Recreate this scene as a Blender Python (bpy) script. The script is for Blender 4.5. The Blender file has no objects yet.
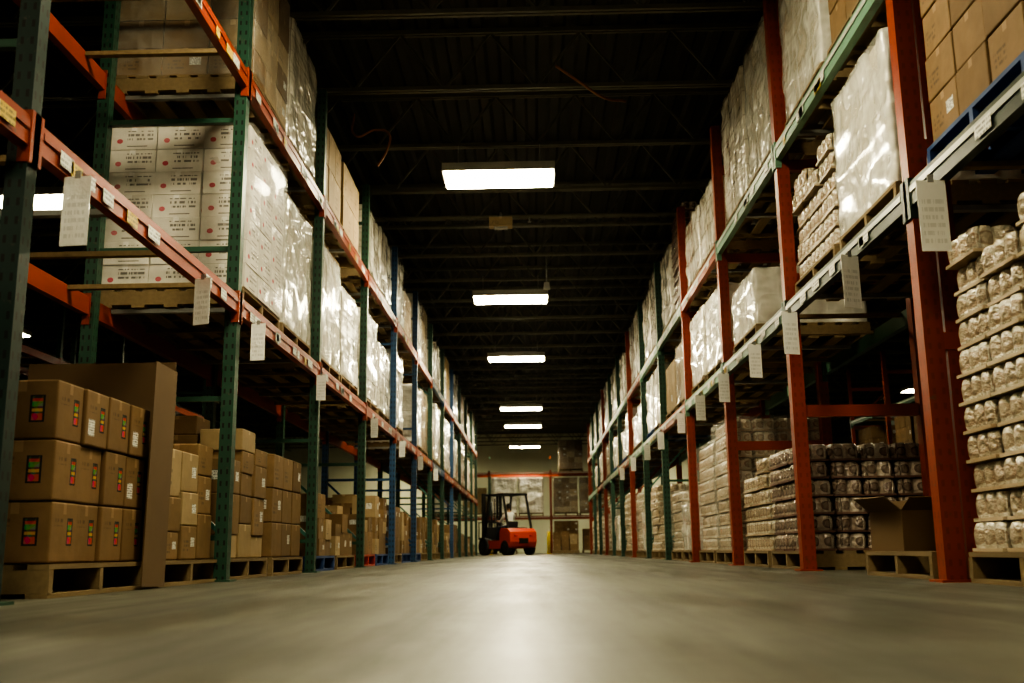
import bpy, math, random
from mathutils import Vector, Matrix, noise, Euler
D=bpy.data; C=bpy.context
def link(o): C.scene.collection.objects.link(o); return o
# ------------------------------------------------------------------ materials
class NT:
    def __init__(s,name):
        s.m=D.materials.new(name); s.m.use_nodes=True; s.t=s.m.node_tree; s.n=s.t.nodes
        s.b=s.n['Principled BSDF']; s.out=s.n['Material Output']
    def nd(s,ty,**k):
        n=s.n.new(ty)
        for a,b in k.items(): setattr(n,a,b)
        return n
    def put(s,sock,v):
        if isinstance(v,bpy.types.NodeSocket): s.t.links.new(v,sock)
        else: sock.default_value=v
    def ma(s,op,a,b=0.0,c=0.0):
        n=s.nd('ShaderNodeMath',operation=op); s.put(n.inputs[0],a); s.put(n.inputs[1],b)
        if op in('MULTIPLY_ADD',): s.put(n.inputs[2],c)
        return n.outputs[0]
    def mix(s,f,a,b):
        n=s.nd('ShaderNodeMix',data_type='RGBA'); s.put(n.inputs[0],f)
        s.put(n.inputs[6],a if isinstance(a,bpy.types.NodeSocket) else (*a,1)); s.put(n.inputs[7],b if isinstance(b,bpy.types.NodeSocket) else (*b,1))
        return n.outputs[2]
    def noise(s,vec,scale,detail=3,rough=.5):
        n=s.nd('ShaderNodeTexNoise'); n.inputs['Scale'].default_value=scale; n.inputs['Detail'].default_value=detail; n.inputs['Roughness'].default_value=rough
        if vec is not None: s.t.links.new(vec,n.inputs['Vector'])
        return n.outputs['Fac']
    def ramp(s,f,a,b,lo=0.,hi=1.):
        n=s.nd('ShaderNodeMapRange'); s.put(n.inputs[0],f); n.inputs[1].default_value=a; n.inputs[2].default_value=b; n.inputs[3].default_value=lo; n.inputs[4].default_value=hi
        return n.outputs[0]
    def uv(s):
        n=s.nd('ShaderNodeUVMap'); q=s.nd('ShaderNodeSeparateXYZ'); s.t.links.new(n.outputs[0],q.inputs[0]); return n.outputs[0],q.outputs[0],q.outputs[1]
    def obj(s): return s.nd('ShaderNodeTexCoord').outputs['Object']
    def pos(s): return s.nd('ShaderNodeNewGeometry').outputs['Position']
    def oinfo(s): return s.nd('ShaderNodeObjectInfo').outputs['Random']
    def rnd(s): return s.nd('ShaderNodeAttribute',attribute_name='rnd').outputs['Fac']
    def comb(s,x,y,z=0.0):
        n=s.nd('ShaderNodeCombineXYZ'); s.put(n.inputs[0],x); s.put(n.inputs[1],y); s.put(n.inputs[2],z); return n.outputs[0]
    def mapv(s,vec,sc,rot=(0,0,0)):
        n=s.nd('ShaderNodeMapping'); s.t.links.new(vec,n.inputs[0]); n.inputs['Scale'].default_value=sc; n.inputs['Rotation'].default_value=rot; return n.outputs[0]
    def rect(s,u,v,a,b,c,d):
        r=s.ma('MULTIPLY',s.ma('GREATER_THAN',u,a),s.ma('LESS_THAN',u,b))
        q=s.ma('MULTIPLY',s.ma('GREATER_THAN',v,c),s.ma('LESS_THAN',v,d))
        return s.ma('MULTIPLY',r,q)
    def text(s,u,v,rows,dens=30,r=0.0):
        fv=s.ma('MULTIPLY',v,rows); ln=s.ma('LESS_THAN',s.ma('FRACT',fv),.55)
        w=s.noise(s.comb(s.ma('MULTIPLY',u,dens),s.ma('MULTIPLY',s.ma('FLOOR',fv),7.3),s.ma('MULTIPLY',r,40.) if r!=0.0 else 0.0),1.0,1)
        return s.ma('MULTIPLY',ln,s.ma('GREATER_THAN',w,.48))
    def side(s):
        g=s.nd('ShaderNodeNewGeometry'); q=s.nd('ShaderNodeSeparateXYZ'); s.t.links.new(g.outputs['True Normal'],q.inputs[0])
        return s.ma('LESS_THAN',s.ma('ABSOLUTE',q.outputs[2]),.5)
    def bump(s,h,st=.3,dist=.01):
        n=s.nd('ShaderNodeBump'); n.inputs['Strength'].default_value=st; n.inputs['Distance'].default_value=dist; s.t.links.new(h,n.inputs['Height']); s.t.links.new(n.outputs[0],s.b.inputs['Normal'])
    def fin(s,col=None,rough=.6,metal=0.,spec=.5):
        if col is not None: s.put(s.b.inputs['Base Color'],col if isinstance(col,bpy.types.NodeSocket) else (*col,1))
        s.put(s.b.inputs['Roughness'],rough); s.b.inputs['Metallic'].default_value=metal; s.b.inputs['Specular IOR Level'].default_value=spec
        return s.m
def plain(name,c,rough=.5,metal=0.,var=.15,scale=6.,spec=.5):
    n=NT(name); f=n.noise(n.obj(),scale,4)
    col=n.mix(f,tuple(x*(1-var*1.6) for x in c),tuple(min(1,x*(1+var)) for x in c))
    return n.fin(col,rough,metal,spec)
def painted(name,c,holes=0.,wear=.7):
    n=NT(name); o=n.obj(); f=n.noise(o,3,5); sc=n.ramp(n.noise(o,22,6,.7),.60,.68)
    col=n.mix(f,tuple(x*.6 for x in c),tuple(min(1,x*1.15) for x in c))
    col=n.mix(n.ma('MULTIPLY',sc,wear),col,(.10,.08,.06))
    if holes:
        _,u,v=n.uv(); fr=n.ma('FRACT',n.ma('MULTIPLY',v,13.))
        h=n.ma('MULTIPLY',n.ma('LESS_THAN',fr,.42),n.ma('ADD',n.rect(u,v,.18,.34,-9,99),n.rect(u,v,.66,.82,-9,99)))
        col=n.mix(n.ma('MULTIPLY',n.ma('MULTIPLY',h,n.side()),holes),col,(.012,.012,.01))
    return n.fin(col,.42,0,.45)
def carton(name,c1,c2,logo=None,labels=.45):
    n=NT(name); uvv,u,v=n.uv(); r=n.rnd(); sd=n.side()
    col=n.mix(r,c1,c2); f=n.noise(n.obj(),9,5,.6); col=n.mix(n.ma('MULTIPLY',n.ramp(f,.35,.75),.35),col,tuple(x*.6 for x in c1))
    tp=n.rect(u,v,.45,.55,-1,2); tside=n.rect(u,v,.44,.56,.8,2)
    tm=n.ma('ADD',n.ma('MULTIPLY',tp,n.ma('SUBTRACT',1.,sd)),n.ma('MULTIPLY',tside,sd))
    col=n.mix(n.ma('MULTIPLY',tm,.4),col,tuple(min(1,x*1.5+.05) for x in c2))
    if logo=='fruit':
        m=n.ma('MULTIPLY',n.rect(u,v,.62,.83,.28,.74),sd)
        vo=n.nd('ShaderNodeTexVoronoi'); vo.inputs['Scale'].default_value=1.; n.t.links.new(n.mapv(uvv,(14,9,1)),vo.inputs['Vector'])
        hs=n.nd('ShaderNodeHueSaturation'); hs.inputs['Saturation'].default_value=1.5; n.t.links.new(vo.outputs['Color'],hs.inputs['Color'])
        wv=n.ramp(v,.24,.78); cr=n.nd('ShaderNodeValToRGB'); cr.color_ramp.interpolation='CONSTANT'; n.t.links.new(wv,cr.inputs[0]); e=cr.color_ramp.elements
        e[0].position=0;e[0].color=(.02,.02,.02,1);e[1].position=.9;e[1].color=(.02,.02,.02,1)
        for p,cc in((.10,(.50,.02,.015,1)),(.34,(.02,.02,.02,1)),(.40,(.50,.27,.02,1)),(.50,(.02,.02,.02,1)),(.56,(.04,.26,.03,1)),(.72,(.45,.03,.02,1)),(.82,(.02,.02,.02,1))):
            x=e.new(p); x.color=cc
        lg=n.mix(.12,cr.outputs[0],hs.outputs[0])
        lg=n.mix(n.ma('SUBTRACT',1.,n.rect(u,v,.65,.80,.31,.72)),lg,(.02,.02,.02))
        col=n.mix(m,col,lg)
        t=n.ma('MULTIPLY',n.ma('MULTIPLY',n.text(u,v,9,14),n.rect(u,v,.1,.45,.6,.78)),sd); col=n.mix(n.ma('MULTIPLY',t,.4),col,(.04,.03,.02))
    elif logo=='pink':
        du=n.ma('SUBTRACT',u,.2); dv=n.ma('MULTIPLY',n.ma('SUBTRACT',v,.38),.6); d2=n.ma('ADD',n.ma('MULTIPLY',du,du),n.ma('MULTIPLY',dv,dv))
        m=n.ma('MULTIPLY',n.ma('LESS_THAN',d2,.0042),sd); col=n.mix(m,col,(.50,.06,.10))
        t=n.ma('MULTIPLY',n.ma('MULTIPLY',n.text(u,v,5,22,r),n.rect(u,v,.36,.92,.42,.85)),sd); col=n.mix(n.ma('MULTIPLY',t,.8),col,(.06,.05,.05))
        t=n.ma('MULTIPLY',n.rect(u,v,.36,.80,.12,.17),sd); col=n.mix(n.ma('MULTIPLY',t,.8),col,(.08,.06,.06))
    else:
        t=n.ma('MULTIPLY',n.ma('MULTIPLY',n.text(u,v,8,18,r),n.rect(u,v,.12,.48,.25,.62)),sd)
        t=n.ma('MULTIPLY',t,n.ma('GREATER_THAN',r,.62)); col=n.mix(n.ma('MULTIPLY',t,.5),col,(.06,.05,.04))
    if labels>0:
        m=n.ma('MULTIPLY',n.ma('MULTIPLY',n.rect(u,v,.60,.86,.38,.66) if not logo=='fruit' else n.rect(u,v,.12,.40,.18,.48),sd),n.ma('LESS_THAN',n.ma('FRACT',n.ma('MULTIPLY',r,7.3)),labels))
        t=n.text(u,v,22,60,r); col=n.mix(m,col,n.mix(t,(.72,.72,.68),(.1,.1,.1)))
    n.bump(n.noise(n.obj(),14,3),.25,.01)
    return n.fin(col,.7,0,.3)
M={}
M['carton']=carton('brown_cardboard',(.17,.108,.056),(.26,.168,.090),labels=.3)
M['carton2']=carton('tan_cardboard',(.31,.225,.13),(.41,.31,.19),labels=.2)
M['fruit']=carton('printed_cardboard',(.19,.118,.062),(.24,.150,.080),'fruit',.3)
M['white']=carton('white_printed_carton',(.66,.62,.56),(.78,.74,.67),'pink',0)
M['pale']=carton('pale_carton',(.50,.45,.36),(.62,.58,.48),None,.3)
M['board']=plain('corrugated_sheet',(.15,.095,.050),.8,var=.12,scale=3)
n=NT('pallet_wood'); o=n.obj(); r=n.rnd(); g=n.noise(n.mapv(o,(30,2,30)),1.,5,.6)
col=n.mix(g,(.16,.112,.06),(.36,.265,.15)); col=n.mix(n.ma('MULTIPLY',r,.55),col,(.17,.13,.09)); n.bump(g,.3,.004); M['wood']=n.fin(col,.8,0,.2)
M['bluepal']=plain('blue_painted_wood',(.03,.07,.20),.6,var=.3)
M['redpal']=plain('red_plastic',(.38,.04,.025),.45)
def film(name,lo,hi,tint,opaque=False):
    n=NT(name); uvv,u,v=n.uv()
    def ridge(vec,sc):
        q=n.noise(vec,sc,2,.4); return n.ma('SUBTRACT',1.,n.ma('MULTIPLY',n.ma('ABSOLUTE',n.ma('SUBTRACT',q,.5)),5.))
    a=ridge(n.mapv(uvv,(1.6,4.5,1),(0,0,.45)),1.5); b=ridge(n.mapv(uvv,(4.5,1.3,1),(0,0,-.35)),1.3); c=n.noise(n.mapv(uvv,(2.2,2.6,1)),1.3,3,.5); oi=n.oinfo()
    h=n.ma('ADD',n.ma('ADD',n.ma('MULTIPLY',a,.16),n.ma('MULTIPLY',b,.14)),n.ma('MULTIPLY',c,.9)); hn=n.ramp(h,.35,.95)
    if opaque:
        gu=n.ma('FRACT',n.ma('MULTIPLY',u,2.9)); gv=n.ma('FRACT',n.ma('MULTIPLY',v,n.ramp(oi,0,1,3.2,6.)))
        ed=n.ma('MAXIMUM',n.ma('LESS_THAN',gu,.03),n.ma('LESS_THAN',gv,.045)); h2=n.ma('SUBTRACT',h,n.ma('MULTIPLY',ed,.06)); n.bump(h2,1.,.08)
        base=n.mix(oi,(.42,.36,.27),(.66,.63,.55)); col=n.mix(hn,base,(.86,.84,.77)); col=n.mix(n.ma('MULTIPLY',ed,.5),col,(.20,.15,.10))
        m=n.fin(col,.24,0,.7); n.b.inputs['Coat Weight'].default_value=.8; n.b.inputs['Coat Roughness'].default_value=.13; return m
    n.bump(h,1.,.075); n.fin(tint,.24,0,.7); n.b.inputs['Coat Weight'].default_value=.8; n.b.inputs['Coat Roughness'].default_value=.13
    al=n.ramp(h,.40,.95,lo,hi)
    tr=n.nd('ShaderNodeBsdfTransparent'); mx=n.nd('ShaderNodeMixShader'); n.put(mx.inputs[0],al)
    n.t.links.new(tr.outputs[0],mx.inputs[1]); n.t.links.new(n.b.outputs[0],mx.inputs[2]); n.t.links.new(mx.outputs[0],n.out.inputs[0]); return n.m
M['film']=film('stretch_film',.28,.90,(.90,.89,.82)); M['filmthin']=film('stretch_film_thin',.04,.32,(.86,.85,.79)); M['filmop']=film('opaque_stretch_film',0,0,(0,0,0),True)
def jars(name,c1,c2,band):
    n=NT(name); r=n.rnd(); uvv,u,v=n.uv(); fu=n.ma('SUBTRACT',n.ma('FRACT',n.ma('MULTIPLY',u,10.)),.5); fv=n.ma('SUBTRACT',v,.34)
    d=n.ma('ADD',n.ma('MULTIPLY',n.ma('MULTIPLY',fu,fu),6.),n.ma('MULTIPLY',n.ma('MULTIPLY',fv,fv),14.))
    col=n.mix(r,c1,c2); col=n.mix(n.ma('MULTIPLY',n.ma('LESS_THAN',d,.55),.7),col,band); col=n.mix(n.ma('MULTIPLY',n.ma('LESS_THAN',d,.22),.6),col,c1)
    n.bump(n.noise(n.obj(),28,4),1.,.03); m=n.fin(col,.2,0,.9); n.b.inputs['Coat Weight'].default_value=.6; return m
M['jars']=jars('shrink_wrapped_jars',(.46,.40,.30),(.70,.65,.54),(.28,.18,.11)); M['jarsD']=jars('dark_shrink_wrapped_jars',(.26,.20,.16),(.5,.43,.36),(.06,.025,.02))
n=NT('jar_tray_card'); r=n.rnd(); col=n.mix(r,(.34,.25,.16),(.50,.41,.30)); M['tray']=n.fin(col,.5,0,.4)
n=NT('dark_jar_tray_card'); r=n.rnd(); col=n.mix(r,(.10,.05,.04),(.20,.12,.09)); M['trayD']=n.fin(col,.5,0,.4)
# racks
M['green_h']=painted('green_upright_paint',(.032,.09,.06),1.); M['green']=painted('green_paint',(.035,.10,.065))
M['dkgreen_h']=painted('dark_green_upright_paint',(.022,.045,.040),1.); M['dkgreen']=painted('dark_green_beam_paint',(.02,.035,.028))
M['pgreen']=painted('pale_green_beam_paint',(.16,.30,.21),0,.4)
M['orange']=painted('orange_beam_paint',(.32,.05,.018)); M['orange_h']=painted('red_orange_upright_paint',(.28,.042,.016),.25)
M['blue_h']=painted('blue_upright_paint',(.03,.09,.20),1.); M['blue']=painted('blue_paint',(.03,.09,.20))
M['teal']=painted('teal_brace_paint',(.06,.20,.17))
M['steel']=plain('galvanised_steel',(.35,.35,.33),.45,.6)
M['strip']=plain('label_holder_strip',(.45,.47,.42),.35)
n=NT('paper_tag'); uvv,u,v=n.uv(); t=n.ma('MULTIPLY',n.text(u,v,9,16),n.rect(u,v,.12,.88,.1,.75)); n.bump(n.noise(n.obj(),25,3),.5,.01); M['paper']=n.fin(n.mix(n.ma('MULTIPLY',t,.22),(.88,.87,.82),(.15,.15,.14)),.2,0,.8)
n=NT('beam_sticker'); r=n.rnd(); uvv,u,v=n.uv(); t=n.text(u,v,3,16,r); M['stick']=n.fin(n.mix(n.ma('MULTIPLY',t,.7),n.mix(n.ma('GREATER_THAN',r,.75),(.70,.70,.64),(.6,.42,.06)),(.06,.06,.06)),.5)
# shell
n=NT('polished_concrete'); p=n.pos(); a=n.noise(p,.55,7,.6); b=n.noise(p,6,6,.65); c=n.noise(n.mapv(p,(2.2,.16,1)),1.3,6,.6); d=n.noise(n.mapv(p,(1.3,.3,1),(0,0,.6)),1.7,5,.6); e=n.noise(n.mapv(p,(1.3,.3,1),(0,0,-.45)),1.9,5,.6)
col=n.mix(n.ramp(a,.3,.7),(.050,.050,.038),(.125,.125,.097)); col=n.mix(n.ramp(b,.45,.75,0,.4),col,(.042,.041,.033)); col=n.mix(n.ramp(c,.50,.66,0,.6),col,(.033,.032,.026)); col=n.mix(n.ramp(d,.56,.68,0,.5),col,(.20,.20,.16)); col=n.mix(n.ramp(e,.58,.68,0,.5),col,(.033,.032,.026))
sp=n.ramp(n.noise(p,40,4,.7),.64,.70,0,.5); col=n.mix(sp,col,(.035,.033,.026))
rg=n.ma('ADD',n.ramp(a,.3,.7,.27,.44),n.ramp(c,.4,.7,0,.2)); n.bump(n.ma('ADD',b,n.ma('MULTIPLY',n.noise(p,1.6,4),1.6)),.22,.012); M['floor']=n.fin(col,rg,0,.48)
M['deck']=plain('dark_roof_deck',(.038,.037,.026),.7,var=.3,scale=2.); M['joist']=plain('dark_joist_paint',(.135,.13,.093),.5,var=.2)
M['wall']=plain('cream_painted_block',(.62,.63,.48),.7,var=.08,scale=1.5); M['wallD']=plain('grey_painted_block',(.12,.12,.10),.8,var=.12,scale=1.5)
def lamp(name,st):
    n=NT(name); n.fin((.9,.9,.85),.5); n.b.inputs['Emission Color'].default_value=(1,.90,.60,1); n.b.inputs['Emission Strength'].default_value=st; return n.m
M['emit']=lamp('lamp_diffuser',94); M['emit2']=lamp('dim_lamp_diffuser',34)
M['housing']=plain('white_lamp_housing',(.5,.5,.46),.4)
M['fork']=plain('forklift_orange',(.50,.05,.016),.35,var=.08); M['black']=plain('black_paint',(.012,.012,.012),.4); M['rubber']=plain('tyre_rubber',(.02,.02,.02),.85)
M['yellow']=plain('safety_yellow',(.62,.45,.03),.5); M['seat']=plain('seat_vinyl',(.025,.025,.028),.5)
M['skin']=plain('skin',(.42,.24,.16),.5,var=.05); M['shirt']=plain('shirt_fabric',(.78,.78,.76),.85); M['jeans']=plain('trouser_fabric',(.05,.06,.10),.85); M['hair']=plain('dark_hair',(.02,.014,.01),.6); M['shoe']=plain('boot_leather',(.03,.022,.015),.5)
M['red']=plain('red_light_plastic',(.5,.02,.015),.3); M['pipe']=plain('orange_brown_cable',(.30,.12,.05),.5)
# ------------------------------------------------------------------ mesh builder
class MB:
    def __init__(s): s.v=[];s.f=[];s.mi=[];s.uv=[];s.r=[];s.mats=[]; s.sm=[]
    def mt(s,k):
        m=M[k] if isinstance(k,str) else k
        if m not in s.mats: s.mats.append(m)
        return s.mats.index(m)
    def face(s,idx,uv,mi,r,sm=False): s.f.append(idx); s.uv.extend(uv); s.mi.append(mi); s.r.append(r); s.sm.append(sm)
    def boxm(s,mat,size,k,r=None,uvm=False,longz=False):
        r=random.random() if r is None else r; mi=s.mt(k); b=len(s.v); x,y,z=(q/2 for q in size)
        for c in((-x,-y,-z),(x,-y,-z),(x,y,-z),(-x,y,-z),(-x,-y,z),(x,-y,z),(x,y,z),(-x,y,z)): s.v.append(tuple(mat@Vector(c)))
        for idx,a,h in(((0,1,5,4),size[0],size[2]),((1,2,6,5),size[1],size[2]),((2,3,7,6),size[0],size[2]),((3,0,4,7),size[1],size[2]),((4,5,6,7),size[0],size[1]),((3,2,1,0),size[0],size[1])):
            if uvm: w,hh=1,h
            else: w,hh=1,1
            s.face(tuple(b+i for i in idx),[(0,0),(w,0),(w,hh),(0,hh)],mi,r)
    def box(s,c,size,k,rz=0,r=None,uvm=False): s.boxm(Matrix.Translation(c)@Matrix.Rotation(rz,4,'Z'),size,k,r,uvm)
    def strut(s,p,q,w,h,k,r=None):
        p=Vector(p);q=Vector(q);d=q-p;L=d.length; m=Matrix.Translation((p+q)/2)@d.to_track_quat('Z','Y').to_matrix().to_4x4(); s.boxm(m,(w,h,L),k,r)
    def cyl(s,p,q,r1,k,r2=None,n=12,caps=True,rr=None):
        r2=r1 if r2 is None else r2; p=Vector(p);q=Vector(q);rot=(q-p).to_track_quat('Z','Y').to_matrix(); b=len(s.v); mi=s.mt(k); rr=random.random() if rr is None else rr
        for c,ra in((p,r1),(q,r2)):
            for i in range(n):
                a=2*math.pi*i/n; s.v.append(tuple(c+rot@Vector((ra*math.cos(a),ra*math.sin(a),0))))
        for i in range(n):
            j=(i+1)%n; s.face((b+i,b+j,b+n+j,b+n+i),[(i/n,0),((i+1)/n,0),((i+1)/n,1),(i/n,1)],mi,rr,True)
        if caps:
            s.face(tuple(b+i for i in reversed(range(n))),[(.5,.5)]*n,mi,rr); s.face(tuple(b+n+i for i in range(n)),[(.5,.5)]*n,mi,rr)
    def prism(s,pts,axis_a,axis_b,k,r=None):
        b=len(s.v);n=len(pts);mi=s.mt(k); r=.5 if r is None else r
        for y in(axis_a,axis_b):
            for p in pts: s.v.append((p[0],y,p[1]))
        for i in range(n):
            j=(i+1)%n; s.face((b+j,b+i,b+n+i,b+n+j),[(0,0),(1,0),(1,1),(0,1)],mi,r)
        s.face(tuple(b+i for i in range(n)),[(.5,.5)]*n,mi,r); s.face(tuple(b+n+i for i in reversed(range(n))),[(.5,.5)]*n,mi,r)
    def rings(s,rings,k,r=None,cap=True,us=None,vs=None,sm=True):
        b=len(s.v);n=len(rings[0]);mi=s.mt(k); r=random.random() if r is None else r
        for R in rings: s.v.extend(R)
        for a in range(len(rings)-1):
            for i in range(n):
                j=(i+1)%n; u0=us[i] if us else i/n; u1=us[i+1] if us else (i+1)/n; v0=vs[a] if vs else a/(len(rings)-1); v1=vs[a+1] if vs else (a+1)/(len(rings)-1)
                s.face((b+a*n+i,b+a*n+j,b+(a+1)*n+j,b+(a+1)*n+i),[(u0,v0),(u1,v0),(u1,v1),(u0,v1)],mi,r,sm)
        if cap:
            o=b+(len(rings)-1)*n; s.face(tuple(o+i for i in range(n)),[(s.v[o+i][0]*2,s.v[o+i][1]*2+5) for i in range(n)],mi,r)
    def mesh(s,name):
        me=D.meshes.new(name); me.from_pydata(s.v,[],s.f)
        for m in s.mats: me.materials.append(m)
        me.polygons.foreach_set('material_index',s.mi); me.polygons.foreach_set('use_smooth',s.sm)
        uv=me.uv_layers.new(name='UVMap'); uv.data.foreach_set('uv',[c for p in s.uv for c in p])
        at=me.attributes.new('rnd','FLOAT','FACE'); at.data.foreach_set('value',s.r); me.update(); return me
def obj(name,me,loc=(0,0,0),rz=0,parent=None):
    o=D.objects.new(name,me.mesh(name) if isinstance(me,MB) else me); o.location=loc; o.rotation_euler=(0,0,rz); link(o)
    if parent: o.parent=parent
    return o
def empty(name,loc=(0,0,0),rz=0):
    o=D.objects.new(name,None); o.location=loc; o.rotation_euler=(0,0,rz); o.empty_display_size=.3; return link(o)
def bevel(o,w=.004,seg=2):
    m=o.modifiers.new('bev','BEVEL'); m.width=w; m.segments=seg; m.limit_method='ANGLE'; return o
# ------------------------------------------------------------------ pallets & loads
PW,PL,PH=1.04,1.08,.145
def pallet_mesh(k):
    random.seed(5); b=MB()
    for y in(-PL/2+.02,0,PL/2-.02): b.box((0,y,.07),(PW,.04,.098),k)
    for i in range(7): b.box((-PW/2+.05+i*(PW-.1)/6,0,.132),(.095,PL,.022),k,r=random.random())
    for i in range(5): b.box((-PW/2+.05+i*(PW-.1)/4,0,.010),(.095,PL,.020),k,r=random.random())
    return b.mesh('wooden_pallet_mesh')
PM={k:pallet_mesh(k) for k in('wood','bluepal','redpal')}
def pallet(x,y,z,k='wood',rz=0):
    return obj({'wood':'wooden_pallet','bluepal':'blue_pallet','redpal':'red_pallet'}[k],PM[k],(x,y,z+.0005),rz)
def grid_boxes(b,lx,ly,h,bx,by,bz,k,jit=.004,skip=0.):
    nx=max(1,round(lx/bx));ny=max(1,round(ly/by));nz=max(1,round(h/bz)); sx,sy,sz=lx/nx,ly/ny,h/nz
    for c in range(nz):
        for i in range(nx):
            for j in range(ny):
                if 0<i<nx-1 and 0<j<ny-1 and c<nz-1: continue
                if skip and c==nz-1 and random.random()<skip: continue
                kk=random.choice(k) if isinstance(k,(list,tuple)) else k
                b.box((-lx/2+sx*(i+.5)+random.uniform(-jit,jit),-ly/2+sy*(j+.5)+random.uniform(-jit,jit),sz*(c+.5)),(sx-.010,sy-.010,sz-.005),kk,rz=random.uniform(-.012,.012))
def outline(lx,ly,r,n=14):
    pts=[];L=[(1,1),(-1,1),(-1,-1),(1,-1)]
    for q,(a,c) in enumerate(L):
        cx,cy=a*(lx/2-r),c*(ly/2-r)
        for i in range(4):
            t=math.pi/2*(q+i/3.); pts.append((cx+r*math.cos(t),cy+r*math.sin(t),math.cos(t),math.sin(t)))
        nx_=L[(q+1)%4]; ex,ey=nx_[0]*(lx/2-r),nx_[1]*(ly/2-r); t=math.pi/2*(q+1)
        sx,sy=cx+r*math.cos(t),cy+r*math.sin(t); fx,fy=ex+r*math.cos(t),ey+r*math.sin(t)
        for i in range(1,n): pts.append((sx+(fx-sx)*i/n,sy+(fy-sy)*i/n,math.cos(t),math.sin(t)))
    return pts
def film_shell(b,lx,ly,h,k,seed,low=.004,amp=1.):
    o=outline(lx+.03,ly+.03,.03); us=[0]
    for i in range(len(o)):
        j=(i+1)%len(o); us.append(us[-1]+math.hypot(o[i][0]-o[j][0],o[i][1]-o[j][1]))
    R=[];vs=[];N=20
    for a in range(N+1):
        z=low+(h+.012-low)*a/N; vs.append(z); ring=[]
        for (x,y,nx,ny) in o:
            d=(noise.noise(Vector((x*3+seed*7,y*3,z*7)))*.014+noise.noise(Vector((x*9,y*9+seed,z*3)))*.008)*amp; d=max(d,-.008)
            ring.append((x+nx*d,y+ny*d,z))
        R.append(ring)
    for sc,dz in((.96,.010),(.6,.006)):
        R.append([(p[0]*sc,p[1]*sc,h+.012+dz+.012*noise.noise(Vector((p[0]*6,p[1]*6,seed)))) for p in o]); vs.append(vs[-1]+.05)
    b.rings(R,k,r=.5,us=us,vs=vs)
def scallop(cx,cy,lx,ly,nx,ny):
    pts=[];rx=lx/nx/2; ry=ly/ny/2; an=(-72,-40,-13,13,40,72)
    hx,hy=lx/2,ly/2
    for i in range(nx):
        for a in an: t=math.radians(a); pts.append((cx-hx+rx*(2*i+1)+rx*math.sin(t),cy-hy+rx-rx*math.cos(t)))
    for i in range(ny):
        for a in an: t=math.radians(a); pts.append((cx+hx-ry+ry*math.cos(t),cy-hy+ry*(2*i+1)+ry*math.sin(t)))
    for i in range(nx):
        for a in an: t=math.radians(a); pts.append((cx+hx-rx*(2*i+1)-rx*math.sin(t),cy+hy-rx+rx*math.cos(t)))
    for i in range(ny):
        for a in an: t=math.radians(a); pts.append((cx-hx+ry-ry*math.cos(t),cy+hy-ry*(2*i+1)-ry*math.sin(t)))
    return pts
def tray_load(b,lx,ly,h,jit=.016,kj='jars',kt='tray',ragged=True):
    ph=.138; nz=max(1,round(h/ph)); nx=4;ny=3
    for c in range(nz):
        lean=.02*math.sin(c*.9)
        for i in range(nx):
            for j in range(ny):
                if 0<i<nx-1 and 0<j<ny-1 and c<nz-1: continue
                if ragged and c==nz-1 and random.random()<.3: continue
                sx,sy=lx/nx,ly/ny; px=-lx/2+sx*(i+.5)+random.uniform(-jit,jit)+lean*.5; py=-ly/2+sy*(j+.5)+random.uniform(-jit,jit)*.4; z=c*ph; r=random.random()
                b.box((px,py,z+.008),(sx-.014,sy-.018,.016),kt,r=r,rz=random.uniform(-.03,.03))
                R=[]; jz=random.uniform(-.004,.0); g=random.uniform(0,.012)
                for zz,ins in((z+.010,.010),(z+.040,.0),(z+.085,.0-.004),(z+.112+jz,.006),(z+.130+jz,.020),(z+.136+jz,.045)):
                    R.append([(p[0],p[1],zz) for p in scallop(px,py,sx-.008-ins-g,sy-.010-ins-g,2,3)])
                b.rings(R,kj,r=r)
LC={}
def load_mesh(kind,h,var,ly,lx):
    key=(kind,round(h,2),var,ly,lx)
    if key in LC: return LC[key]
    random.seed((round(h*100)*31+var*7+len(kind))&0xffff); b=MB()
    if kind=='carton': grid_boxes(b,lx,ly,h,.34,.36,.27,'carton')
    elif kind=='tan': grid_boxes(b,lx,ly,h,.5,.35,.4,'carton2')
    elif kind=='fruit': grid_boxes(b,lx,ly,h,.36,.30,.27,'fruit',.012)
    elif kind=='white': grid_boxes(b,lx,ly,h,.36,.42,.19,'white',.006); film_shell(b,lx,ly,h,'filmthin',var)
    elif kind=='wrap': film_shell(b,lx,ly,h,'filmop',var,amp=1.6)
    elif kind=='wrapc': grid_boxes(b,lx,ly,h,.34,.36,.3,'pale'); film_shell(b,lx,ly,h,'film',var,amp=1.5)
    elif kind=='wrapbrown': grid_boxes(b,lx,ly,h,.34,.36,.25,['carton2','carton']); film_shell(b,lx,ly,h,'filmthin',var)
    elif kind=='tray': tray_load(b,lx,ly,h)
    elif kind=='trayd': tray_load(b,lx,ly,h,.008,'jarsD','trayD',False)
    elif kind=='traywrap': tray_load(b,lx-.02,ly-.02,h,.004,ragged=False); film_shell(b,lx,ly,round(h/.138)*.138,'filmthin',var)
    elif kind=='loose':
        nx,ny=3,3
        for i in range(nx):
            for j in range(ny):
                top=h*random.uniform(.62,1.0) if not(i==1 and j==1) else h; z=0
                while z<top-.1:
                    bz=random.choice((.16,.2,.24,.28)); bz=min(bz,max(.12,top-z)); w=lx/nx*random.uniform(.86,.99); l=ly/ny*random.uniform(.86,.99)
                    b.box((-lx/2+lx/nx*(i+.5),-ly/2+ly/ny*(j+.5),z+bz/2),(w,l,bz-.002),random.choice(('carton','carton','carton','carton2')),rz=random.uniform(-.04,.04)); z+=bz
    LC[key]=b.mesh(kind+'_load_mesh'); return LC[key]
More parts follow.
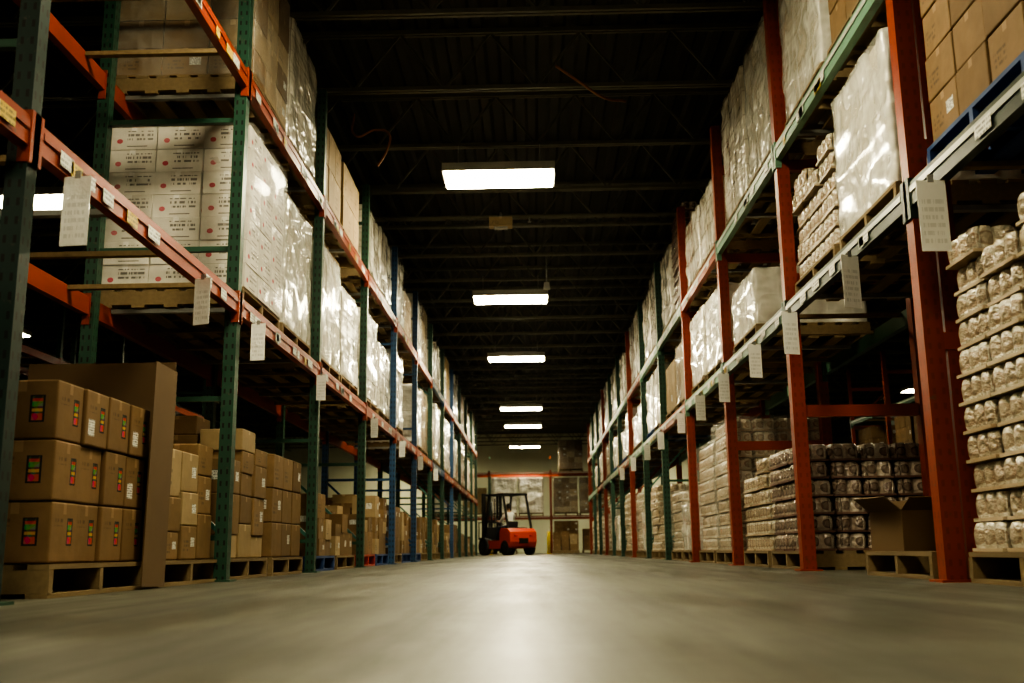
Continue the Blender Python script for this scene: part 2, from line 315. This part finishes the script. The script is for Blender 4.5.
NAMES={'carton':'cardboard_box_stack','tan':'tall_cardboard_box_stack','fruit':'printed_cardboard_box_stack','white':'white_carton_pallet_load','wrap':'stretch_wrapped_pallet_load','wrapc':'stretch_wrapped_pallet_load','wrapbrown':'wrapped_cardboard_pallet_load','tray':'canned_goods_pallet_load','trayd':'canned_goods_pallet_load','traywrap':'wrapped_canned_goods_load','loose':'mixed_cardboard_box_stack'}
def place(kind,s,yc,z,h,var=0,pal='wood',ly=1.04,lx=1.0,xf=2.06,near=False):
    x=s*(xf+PW/2); pallet(x,yc,z,pal)
    o=obj(NAMES[kind],load_mesh(kind,h,var,ly,lx),(x,yc,z+PH+.0005))
    if near: bevel(o,.008,2)
    return o
# ------------------------------------------------------------------ racks
def rack(name,s,xf,ys,levels,pm,bm,depth=1.07,height=4.7,loc=(0,0,0),rz=0,dbl=(),pw=.085,stick=True):
    E=empty(name,loc,rz); up=MB();be=MB();cb=MB();st=MB(); random.seed(11)
    for i,y in enumerate(ys):
        k=pm(i); kb={'green_h':'green','dkgreen_h':'green','orange_h':'orange','blue_h':'blue'}[k]
        for d in(0,depth):
            up.box((s*(xf+d+ (pw/2 if d==0 else -pw/2)),y,height/2),(pw,pw,height),k,uvm=True); up.box((s*(xf+d+(pw/2 if d==0 else -pw/2)),y,.006),(pw+.07,pw+.07,.012),kb)
        if i in dbl: up.box((s*(xf+pw*1.75),y+.03,height/2),(pw,pw,height),k,uvm=True); up.box((s*(xf+pw*1.75),y+.03,.006),(pw+.05,pw+.07,.012),kb)
        org=kb=='orange'
        zs=[.28,1.2,2.25,3.2,4.2]; a=s*(xf+pw*.9); c=s*(xf+depth-pw*.9)
        for z in zs:
            if org and z<1: continue
            up.strut((a,y,z),(c,y,z),.04 if not org else .06,.035 if not org else .09,kb)
        for q in range(len(zs)-1):
            if q>0 and i<8: continue
            if org and q==0: continue
            up.strut((a,y+.01,zs[q]+.04),(c,y+.01,zs[q+1]-.04),.03,.03,'teal' if kb=='green' else kb)
    for i in range(len(ys)-1):
        y0,y1=ys[i],ys[i+1]; L=y1-y0-pw
        for li,z in enumerate(levels):
            k=bm(i,li)
            if k is None: continue
            for d in(-.004,depth-.05):
                be.box((s*(xf+d+.026),(y0+y1)/2,z),(.052,L,.125),k)
                for yy,sg in((y0+pw/2,1),(y1-pw/2,-1)): be.box((s*(xf+d+.018),yy-sg*.03,z-.02),(.052,.075,.22),k)
            be.box((s*(xf-.0095),(y0+y1)/2,z+.02),(.003,L*.985,.03),k if s<0 else 'strip')
            for q in range(4):
                yy=y0+(y1-y0)*(q+.5)/4; cb.box((s*(xf+depth/2),yy,z+.045),(depth-.10,.05,.03),'steel' if (i+q)%3==0 else 'wood')
            if stick:
                for q in range(random.randint(5,10)):
                    yy=random.uniform(y0+.2,y1-.2); st.box((s*(xf-.012),yy,z-.02+random.uniform(-.01,.01)),(.002,random.uniform(.06,.18),.065),'stick')
    obj('uprights',up,parent=E); obj('beams',be,parent=E); obj('pallet_supports',cb,parent=E)
    if stick: obj('beam_stickers',st,parent=E)
    return E
LY=[4.1+2.7*i for i in range(-2,13)]; LY[2]=3.86; LZ=[1.85,3.5]
RY=[5.2+2.7*i for i in range(-3,13)]; RZ=[1.98,3.3]
def lpm(i): return {0:'dkgreen_h',1:'dkgreen_h',2:'dkgreen_h',6:'blue_h',7:'blue_h',10:'blue_h'}.get(i,'green_h')
rack('pallet_rack',-1,2.0,LY,LZ,lpm,lambda i,l:'orange' if i not in(8,) else 'blue')
def rpm(i): return 'orange_h' if i<7 or i%3==0 else 'green_h'
def rbm(i,l):
    if i<5: return 'pgreen' if l==1 else ('dkgreen' if i<4 else 'green')
    return 'orange' if (i+l)%3==0 else 'pgreen'
rack('pallet_rack',1,2.0,RY,RZ,rpm,rbm,dbl=(3,),pw=.10)
# ---------------- left loads
TL=LZ[0]+.0625;TL2=LZ[1]+.0625;TR=RZ[0]+.0625;TR2=RZ[1]+.0625
place('fruit',-1,4.95,0,.80,1,ly=1.06,lx=1.0,near=True)
o=MB(); o.box((0,0,.63),(.85,.008,1.25),'board'); o.box((.43,-.16,.60),(.008,.33,1.19),'board',rz=.0)
sh=obj('corrugated_cardboard_sheet',o,(-2.46,5.70,.002)); sh.rotation_euler=(math.radians(-1.5),0,0)
place('loose',-1,6.26,0,.78,2,ly=.9,near=True)
place('loose',-1,7.5,0,1.02,3,near=True); place('carton',-1,8.72,0,.82,4,ly=1.0,near=True)
place('white',-1,7.62,TL,1.24,1,ly=1.06,lx=1.06); place('wrapc',-1,8.80,TL,1.12,2)
place('wrapbrown',-1,7.62,TL2,1.15,3,lx=1.05); place('wrap',-1,8.80,TL2,1.1,5)
place('wrapc',-1,10.25,TL,1.15,3); place('wrap',-1,11.42,TL,.98,4)
place('tan',-1,10.25,TL2,.82,1,near=True); place('tan',-1,11.42,TL2,.80,2)
place('loose',-1,10.2,0,.62,5,'bluepal'); place('loose',-1,11.4,0,.5,6)
rs=random.Random(3)
for bi in range(5,14):
    y0=LY[bi]
    for q in range(2):
        yc=y0+.74+1.2*q
        place(rs.choice(['loose','loose','carton']),-1,yc,0,round(rs.uniform(.3,.8),1),rs.randint(1,3),rs.choice(['wood','wood','redpal','bluepal'])if bi<8 else 'wood')
        if rs.random()<.95: place(rs.choice(['wrap','wrap','wrap','wrap','wrapbrown']),-1,yc,TL,round(rs.uniform(.85,1.2),1),rs.randint(1,3))
        if rs.random()<.9: place(rs.choice(['wrap','tan','wrapbrown','wrap','wrap']),-1,yc,TL2,round(rs.uniform(.7,1.15),1),rs.randint(1,3))
# ---------------- right loads
place('tray',1,4.48,0,1.50,1,ly=1.05)
pallet(2.06+PW/2,6.02,0)
place('trayd',1,8.62,0,.82,2); place('tray',1,9.82,0,.82,3)
place('traywrap',1,11.4,0,1.35,4); place('traywrap',1,12.6,0,1.2,5)
place('carton',1,4.50,TR,.95,7,'bluepal',near=True); place('wrapc',1,6.05,TR,.93,6); place('tray',1,7.25,TR,.78,6)
place('wrapc',1,9.75,TR,.52,6)
place('wrap',1,11.4,TR,.80,7); place('wrap',1,12.6,TR,.85,8)
place('tan',1,4.5,TR2,.8,6); place('carton',1,6.0,TR2,1.0,9,near=True); place('wrapc',1,7.22,TR2,1.15,8); place('wrapc',1,8.62,TR2,1.2,9); place('wrap',1,9.80,TR2,1.25,10)
place('wrap',1,11.4,TR2,.75,11); place('wrap',1,12.6,TR2,.80,12)
place('trayd',1,14.05,TR2,1.38,7)
for bi in range(6,15):
    y0=RY[bi]
    for q in range(2):
        yc=y0+.76+1.2*q
        place(rs.choice(['tray','traywrap','wrap']),1,yc,0,round(rs.uniform(.5,1.3),1),rs.randint(1,3))
        if rs.random()<.93: place(rs.choice(['wrap','wrap','wrapbrown','tan','wrap']),1,yc,TR,round(rs.uniform(.6,.95),1),rs.randint(1,3),rs.choice(['wood','wood','bluepal']))
        if bi==6 and q==0: continue
        if rs.random()<.95: place(rs.choice(['wrap','wrap','wrap','wrap']),1,yc,TR2,round(rs.uniform(.85,1.25),1),rs.randint(1,3))
# open carton on the near right pallet
b=MB(); t=.005
for x in(-.2,.2): b.box((x,0,.12),(t,.36,.24),'board')
for y in(-.18,.18): b.box((0,y,.12),(.4,t,.24),'board')
b.box((0,0,.003),(.4,.36,.005),'board')
for sx in(-1,1): b.boxm(Matrix.Translation((sx*.25,0,.275))@Matrix.Rotation(-sx*math.radians(38),4,'Y'),(.13,.36,t),'board')
for sy in(-1,1): b.boxm(Matrix.Translation((0,sy*.23,.27))@Matrix.Rotation(sy*math.radians(35),4,'X'),(.4,.13,t),'board')
obj('open_cardboard_box',b,(2.31,6.34,PH+.001),.2)
# hanging paper tags on the beams
b=MB(); b.box((0,0,-.15),(.14,.003,.27),'paper'); b.box((0,.0,-.008),(.03,.006,.03),'steel'); TM=b.mesh('paper_tag_mesh')
for s,yy,z,sc,rz in((-1,4.15,1.85,1.05,.15),(-1,5.85,1.85,.95,-.1),(-1,7.1,1.85,.9,.1),(-1,9.3,1.85,.8,0),(-1,12.5,1.85,.8,0),(-1,15.2,1.85,.8,0),(-1,17.7,1.85,.8,0),(-1,20.5,1.85,.8,0),
    (1,4.75,1.98,1.2,-.2),(1,6.05,1.98,1.1,.15),(1,7.55,1.98,1.1,.05),(1,8.8,1.98,1.,.0),(1,10.3,1.98,1.,0),(1,11.8,1.98,1.,0),(1,13.4,1.98,.9,0),(1,15.6,1.98,.9,0),(1,17.5,1.98,.9,0),(1,20.,1.98,.9,0),(1,22.6,1.98,.9,0)):
    o=obj('hanging_paper_tag',TM,(s*1.945,yy,z-.05),rz+ (.25*s)); o.scale=(sc*.85,1,sc*1.1)
# ------------------------------------------------------------------ back rack
BY=45.2
rack('pallet_rack',1,0,[-3.45,-.75,1.95,4.65],[1.55,3.45],lambda i:'orange_h' if i%2 else 'green_h',lambda i,l:'orange',loc=(0,BY,0),rz=math.pi/2,stick=False,height=3.6)
def bplace(kind,x,z,h,var):
    obj('wooden_pallet',PM['wood'],(x,BY+.57,z),math.pi/2); obj(NAMES[kind],load_mesh(kind,h,var,1.04,1.0),(x,BY+.57,z+PH),math.pi/2)
for x,z,k,h,v in((-1.3,1.6125,'wrap',1.5,1),(-.12,1.6125,'wrap',1.5,2),(1.4,1.6125,'wrapbrown',1.5,1),(2.55,1.6125,'wrapbrown',1.5,2),(1.65,3.5125,'wrapbrown',1.24,3),(1.4,0,'carton',1.25,1),(2.65,0,'carton',.9,1),(-3.9,1.6125,'wrap',1.1,3),(-2.6,1.6125,'tan',1.1,1),(-3.9,0,'carton',1.,2),(-1.3,0,'loose',.7,3)):
    bplace(k,x,z,h,v)
pallet(1.25,42.6,0); obj(NAMES['loose'],load_mesh('loose',.75,2,1.04,1.0),(1.25,42.6,PH+.0005))
# side aisles
rack('pallet_rack',-1,8.3,[4.1+2.7*i for i in range(0,9)],[1.85,3.5],lambda i:'green_h',lambda i,l:'orange',stick=False)
rack('pallet_rack',1,8.3,[5.2+2.7*i for i in range(0,9)],[1.98,3.3],lambda i:'orange_h',lambda i,l:'green',stick=False)
for s,y00 in((-1,4.1),(1,5.2)):
    for bi in range(8):
        for q in range(2):
            for z in(0,(1.9125 if s<0 else 2.0425)):
                if rs.random()<.5: place(rs.choice(['wrap','carton','carton']),s,y00+2.7*bi+.76+1.2*q,z,.9,1,xf=8.38)
# ------------------------------------------------------------------ shell
def slab(name,c,s,k): b=MB(); b.box((0,0,0),s,k); return obj(name,b,c)
slab('floor',(0,20.5,-.05),(30,64,.1),'floor')
slab('wall_back',(0,51.1,3),(30,.2,6),'wall'); slab('wall_front',(0,-10.1,3),(30,.2,6),'wallD')
slab('wall_left',(-14.9,20.5,3),(.2,61,6),'wallD'); slab('wall_right',(14.9,20.5,3),(.2,61,6),'wallD')
b=MB()
x=-15.; pr=[]
while x<15: pr+= [(x,5.85),(x+.10,5.85),(x+.14,5.90),(x+.26,5.90)]; x+=.30
pr+=[(15,5.98),(-15,5.98)]
b.prism(pr,-10.2,51.2,'deck'); obj('ceiling',b)
b=MB(); y=-9.
while y<50.6:
    for dx in(-.03,.03): b.box((0,y+dx,5.81),(29.6,.035,.05),'joist'); b.box((0,y+dx,5.14),(29.6,.035,.045),'joist')
    x=-14.4; k=0
    while x<14.3:
        b.strut((x,y,5.15 if k%2 else 5.8),(x+.5,y,5.8 if k%2 else 5.15),.026,.026,'joist'); x+=.5; k+=1
    y+=1.62
for x in(-12,-4.6,4.6,12): b.box((x,20.5,5.10),(.05,60,.03),'joist')
obj('ceiling_bar_joists',b)
b=MB(); b.cyl((-14,14.5,5.02),(14,14.5,5.02),.03,'joist')
for x in(-13,-6.5,0,6.5,13): b.cyl((x,14.5,5.02),(x,14.5,4.93),.012,'steel'); b.cyl((x,14.5,4.935),(x,14.5,4.93),.03,'steel')
for x in(-13,-6.5,6.5,13): b.cyl((x,14.5,5.02),(x,14.5,5.14),.012,'steel')
obj('sprinkler_pipe',b)
b=MB(); b.box((0,0,0),(.34,.16,.14),'carton2'); b.box((0,0,-.08),(.2,.1,.03),'steel'); b.cyl((0,0,.06),(0,0,.16),.02,'steel'); obj('ceiling_heat_detector',b,(-.42,14.42,4.90))
def cable(name,pts,r=.014):
    cu=D.curves.new(name,'CURVE'); cu.dimensions='3D'; cu.bevel_depth=r; sp=cu.splines.new('BEZIER'); sp.bezier_points.add(len(pts)-1)
    for p,q in zip(sp.bezier_points,pts): p.co=q; p.handle_left_type=p.handle_right_type='AUTO'
    cu.materials.append(M['pipe']); o=D.objects.new(name,cu); link(o)
cable('hanging_cable',[(-2.0,11.0,5.12),(-1.98,11.0,4.86),(-1.75,11.0,4.92),(-1.6,11.0,4.88),(-1.62,11.0,4.66),(-1.72,11.0,4.48)])
cable('hanging_cable',[(.3,9.9,5.12),(.55,10.,4.98),(.8,10.3,4.95),(1.1,10.8,5.12)])
b=MB(); b.cyl((0,0,0),(0,0,.5),.012,'steel'); b.cyl((0,0,-.12),(0,0,0),.06,'housing',.045); b.box((0,-.02,-.06),(.09,.09,.1),'housing'); obj('ceiling_security_camera',b,(.28,17.0,4.66))
# light fixtures
W,Lh=1.35,.62
def fixture(em):
    b=MB(); b.box((0,0,-.02),(W-.05,Lh-.05,.03),em)
    for sx in(-1,1): b.box((sx*(W/2-.01),0,.02),(.02,Lh,.08),'housing')
    for sy in(-1,1): b.box((0,sy*(Lh/2-.01),.02),(W-.04,.02,.08),'housing')
    b.box((0,0,.07),(W,Lh,.02),'housing'); b.box((0,0,.11),(W*.7,.22,.06),'housing')
    for sx in(-1,1): b.strut((sx*.5,0,.08),(sx*.5,0,.42),.008,.008,'steel')
    return b.mesh('ceiling_light_mesh')
LM=fixture('emit'); LM2=fixture('emit2')
for y in(11.85,18.0,23.9,32.7,37.5,45.2,5.4,-.6,-6.5): obj('ceiling_light',LM,(-.36,y,4.64))
for x in(-6.2,6.2):
    for y in(0,12.4,24,36,48): obj('ceiling_light',LM if y==48 else LM2,(x,y,4.64))  # farthest, full-strength pair is added out of view to brighten the back wall
for x,y in((-11.,20.2),(11.6,30),(11.6,20)): obj('ceiling_light',LM2,(x,y,4.64))
# ------------------------------------------------------------------ forklift
FX,FY,FR=-1.0,36.6,math.radians(122)
F=empty('forklift',(FX,FY,0),FR)
b=MB(); b.prism([(-1.12,.28),(-1.2,.45),(-1.17,.78),(-1.02,.90),(-.55,.92),(-.45,.82),(-.45,.25),(-1.02,.22)],-.53,.53,'fork'); b.box((-.8,0,.925),(.40,.55,.02),'black'); bevel(obj('counterweight',b,parent=F),.03,3)
b=MB()
b.prism([(-.45,.22),(.80,.22),(.86,.42),(.78,.50),(-.45,.50)],-.50,.50,'fork'); b.prism([(-.5,.50),(.05,.50),(.05,.72),(-.05,.78),(-.5,.78)],-.36,.36,'black'); b.prism([(.58,.50),(.80,.50),(.72,.98),(.64,.98)],-.46,.46,'black'); b.box((.2,0,.53),(.7,.96,.02),'black')
b.box((-1.2,.3,.66),(.04,.12,.06),'red'); b.box((-1.2,-.3,.66),(.04,.12,.06),'red'); b.box((-1.19,0,.48),(.05,.36,.18),'black')
bevel(obj('chassis',b,parent=F),.012)
b=MB()
for x,r,w in((.62,.30,.2),(-.82,.25,.18)):
    for sy in(-1,1):
        y=sy*(.50 if x>0 else .46); b.cyl((x,y-w/2,r),(x,y+w/2,r),r,'rubber',n=28); b.cyl((x,y-w/2-.008,r),(x,y+w/2+.008,r),r*.55,'black',n=20)
obj('wheels',b,parent=F)
b=MB()
for sy in(-1,1):
    b.strut((-.95,sy*.46,.9),(-.62,sy*.46,2.06),.06,.06,'black'); b.strut((.66,sy*.46,.6),(.38,sy*.46,2.06),.06,.06,'black'); b.strut((-.68,sy*.46,2.08),(.46,sy*.46,2.08),.06,.06,'black')
for i in range(8): b.strut((-.66+i*.155,-.46,2.09),(-.66+i*.155,.46,2.09),.03,.045,'black')
obj('overhead_guard',b,parent=F)
b=MB()
for sy in(-1,1):
    b.box((.98,sy*.36,1.12),(.10,.07,2.1),'black'); b.box((1.05,sy*.27,1.14),(.08,.06,2.0),'black'); b.box((1.18,sy*.25,.10),(.04,.12,.10),'black'); b.box((1.72,sy*.25,.07),(1.08,.12,.035),'black'); b.strut((.98,sy*.12,.3),(.98,sy*.12,2.0),.03,.03,'black')
    b.box((1.18,sy*.25,.32),(.04,.12,.5),'black'); b.strut((.5,sy*.3,.4),(.95,sy*.3,1.0),.05,.05,'steel')
for z in(.35,1.2,2.12): b.box((.98,0,z),(.07,.75,.08),'black')
for z in(.28,.58): b.box((1.13,0,z),(.05,.95,.08),'black')
for y in(-.45,-.22,0,.22,.45): b.box((1.14,y,.85),(.03,.03,.6),'black')
b.box((1.14,0,1.15),(.03,.95,.04),'black'); b.cyl((1.0,0,.2),(1.0,0,1.9),.04,'black')
obj('mast_and_forks',b,parent=F)
b=MB(); b.box((-.22,0,.83),(.46,.46,.11),'seat'); b.boxm(Matrix.Translation((-.47,0,1.00))@Matrix.Rotation(-.15,4,'Y'),(.08,.40,.32),'seat'); bevel(obj('seat',b,parent=F),.03,3)
b=MB(); b.strut((.66,0,.96),(.42,0,1.14),.04,.04,'black')
cc=Vector((.40,0,1.16)); ax=Vector((-.6,0,.8)).normalized(); ra=Vector((0,1,0)); rb=ax.cross(ra)
for i in range(20):
    a0,a1=2*math.pi*i/20,2*math.pi*(i+1)/20; b.cyl(cc+.18*(ra*math.cos(a0)+rb*math.sin(a0)),cc+.18*(ra*math.cos(a1)+rb*math.sin(a1)),.014,'black',n=6)
for a in(0,2.1,4.2): b.cyl(cc,cc+.18*(ra*math.cos(a)+rb*math.sin(a)),.012,'black',n=6)
obj('steering_wheel',b,parent=F)
V=[];E_=[];RAD=[];ix={}
def J(nm,x,y,z,r,par=None,ry=None):
    ix[nm]=len(V); V.append((x,y,z)); RAD.append((r,ry or r))
    if par: E_.append((ix[par],ix[nm]))
J('pel',-.26,0,.96,.13);J('w',-.28,0,1.10,.12,'pel');J('ch',-.27,0,1.28,.14,'w');J('nk0',-.25,0,1.42,.085,'ch');J('nk',-.235,0,1.50,.052,'nk0');J('nt',-.225,0,1.56,.05,'nk')
for s,t in((1,'l'),(-1,'r')):
    J('hip'+t,-.22,s*.10,.95,.095,'pel');J('kn'+t,.20,s*.15,.95,.065,'hip'+t);J('cf'+t,.26,s*.15,.76,.056,'kn'+t);J('an'+t,.30,s*.15,.61,.042,'cf'+t);J('ft'+t,.42,s*.17,.575,.035,'an'+t)
    J('sh'+t,-.25,s*.19,1.38,.068,'nk0');J('el'+t,-.06,s*.25,1.15,.045,'sh'+t);J('wr'+t,.20,s*.18,1.17,.03,'el'+t);J('hn'+t,.28,s*.165,1.19,.034,'wr'+t)
me=D.meshes.new('body'); me.from_pydata(V,E_,[]); tmp=link(D.objects.new('tmpbody',me)); sk=tmp.modifiers.new('s','SKIN'); sk.use_smooth_shade=True
for i,(a,c) in enumerate(RAD): me.skin_vertices[0].data[i].radius=(a,c)
me.skin_vertices[0].data[0].use_root=True; ss=tmp.modifiers.new('ss','SUBSURF'); ss.levels=2; ss.render_levels=2
C.view_layer.update(); dg=C.evaluated_depsgraph_get(); bm_=D.meshes.new_from_object(tmp.evaluated_get(dg)); D.objects.remove(tmp)
bm_.materials.clear()
for k in('shirt','jeans','skin','shoe'): bm_.materials.append(M[k])
for p in bm_.polygons:
    c=p.center; p.use_smooth=True
    if c.z<.64: p.material_index=3
    elif c.z<1.03: p.material_index=1
    elif c.z>1.475 or c.x>.10: p.material_index=2
    else: p.material_index=0
DR=empty('forklift_driver',(FX,FY,0),FR); obj('body',bm_,parent=DR)
b=MB(); hc=Vector((-.20,0,1.66)); R=[]
prof=[(-.125,.035,.03,.03),(-.105,.055,.05,.028),(-.07,.075,.062,.012),(-.03,.088,.070,.004),(.01,.094,.075,0),(.05,.092,.074,-.004),(.085,.075,.062,-.008),(.11,.045,.04,-.01),(.12,.012,.012,-.01)]
for z,a,c,dx in prof:
    ring=[]
    for i in range(20):
        t=2*math.pi*i/20; x=a*math.cos(t)+dx; y=c*math.sin(t)
        if i==0: x+={-.03:.024,.01:.012,-.07:.006}.get(z,0)
        if i in(2,18) and z==.01: x-=.008
        ring.append((hc.x+x,y,hc.z+z))
    R.append(ring)
b.rings(R,'skin')
for sy in(-1,1):
    b.cyl((hc.x-.005,sy*.072,hc.z-.005),(hc.x-.012,sy*.088,hc.z),.028,'skin',.022,n=10); b.cyl((hc.x+.082,sy*.03,hc.z+.008),(hc.x+.092,sy*.03,hc.z+.008),.010,'black',n=8)
b.box((hc.x+.088,0,hc.z-.072),(.01,.045,.010),'red'); obj('head',b,parent=DR)
b=MB(); R=[]
for z,a,c,dx in[(-.06,.06,.07,-.045),(-.01,.088,.08,-.022),(.04,.100,.083,-.010),(.09,.088,.072,-.008),(.12,.055,.05,-.01),(.134,.01,.01,-.01)]:
    R.append([(hc.x+a*math.cos(2*math.pi*i/20)*(.72 if math.cos(2*math.pi*i/20)>0 and z<.03 else 1)+dx,c*math.sin(2*math.pi*i/20),hc.z+z) for i in range(20)])
b.rings(R,'hair'); obj('hair',b,parent=DR)
b=MB()
for s in(1,-1):
    for i,l in enumerate((.030,.036,.034,.027)):
        y=s*(.145+.014*i); p0=Vector((.30,y,1.20)); p1=p0+Vector((.028,0,-.002)); p2=p1+Vector((.016,0,-l*.7)); p3=p2+Vector((-.018,0,-.012))
        b.cyl(p0,p1,.009,'skin',n=8);b.cyl(p1,p2,.0085,'skin',n=8);b.cyl(p2,p3,.008,'skin',.006,n=8)
    b.cyl((.27,s*.14,1.19),(.30,s*.125,1.17),.010,'skin',n=8); b.cyl((.30,s*.125,1.17),(.325,s*.135,1.155),.009,'skin',.006,n=8)
obj('fingers',b,parent=DR)
b=MB(); b.cyl((0,0,0),(0,0,.9),.07,'yellow',n=20); b.cyl((0,0,.9),(0,0,.94),.07,'yellow',.035,n=20); b.cyl((0,0,0),(0,0,.015),.12,'yellow',n=20); BM=b.mesh('bollard_mesh')
for x,y in((.60,43.8),(-1.85,43.8)): obj('safety_bollard',BM,(x,y,0))
# ------------------------------------------------------------------ world, camera
w=D.worlds.new('World'); C.scene.world=w; w.use_nodes=True; w.node_tree.nodes['Background'].inputs[0].default_value=(.9,1,.75,1); w.node_tree.nodes['Background'].inputs[1].default_value=.012
cam=D.cameras.new('camera'); co=link(D.objects.new('camera',cam)); cam.lens=36; cam.sensor_width=36; cam.clip_end=200; cam.clip_start=.02
m=Matrix.Rotation(math.radians(1.1),4,'Z')@Matrix.Rotation(math.radians(90+11.5),4,'X')@Matrix.Rotation(math.radians(-.7),4,'Z'); m.translation=(0,0,.18); co.matrix_world=m
cam.dof.use_dof=True; cam.dof.focus_distance=7.5; cam.dof.aperture_fstop=2.8
C.scene.camera=co
C.scene.view_settings.view_transform='AgX'
C.scene.view_settings.exposure=0.0
try: C.scene.view_settings.look='AgX - High Contrast'
except Exception as e: print(e)
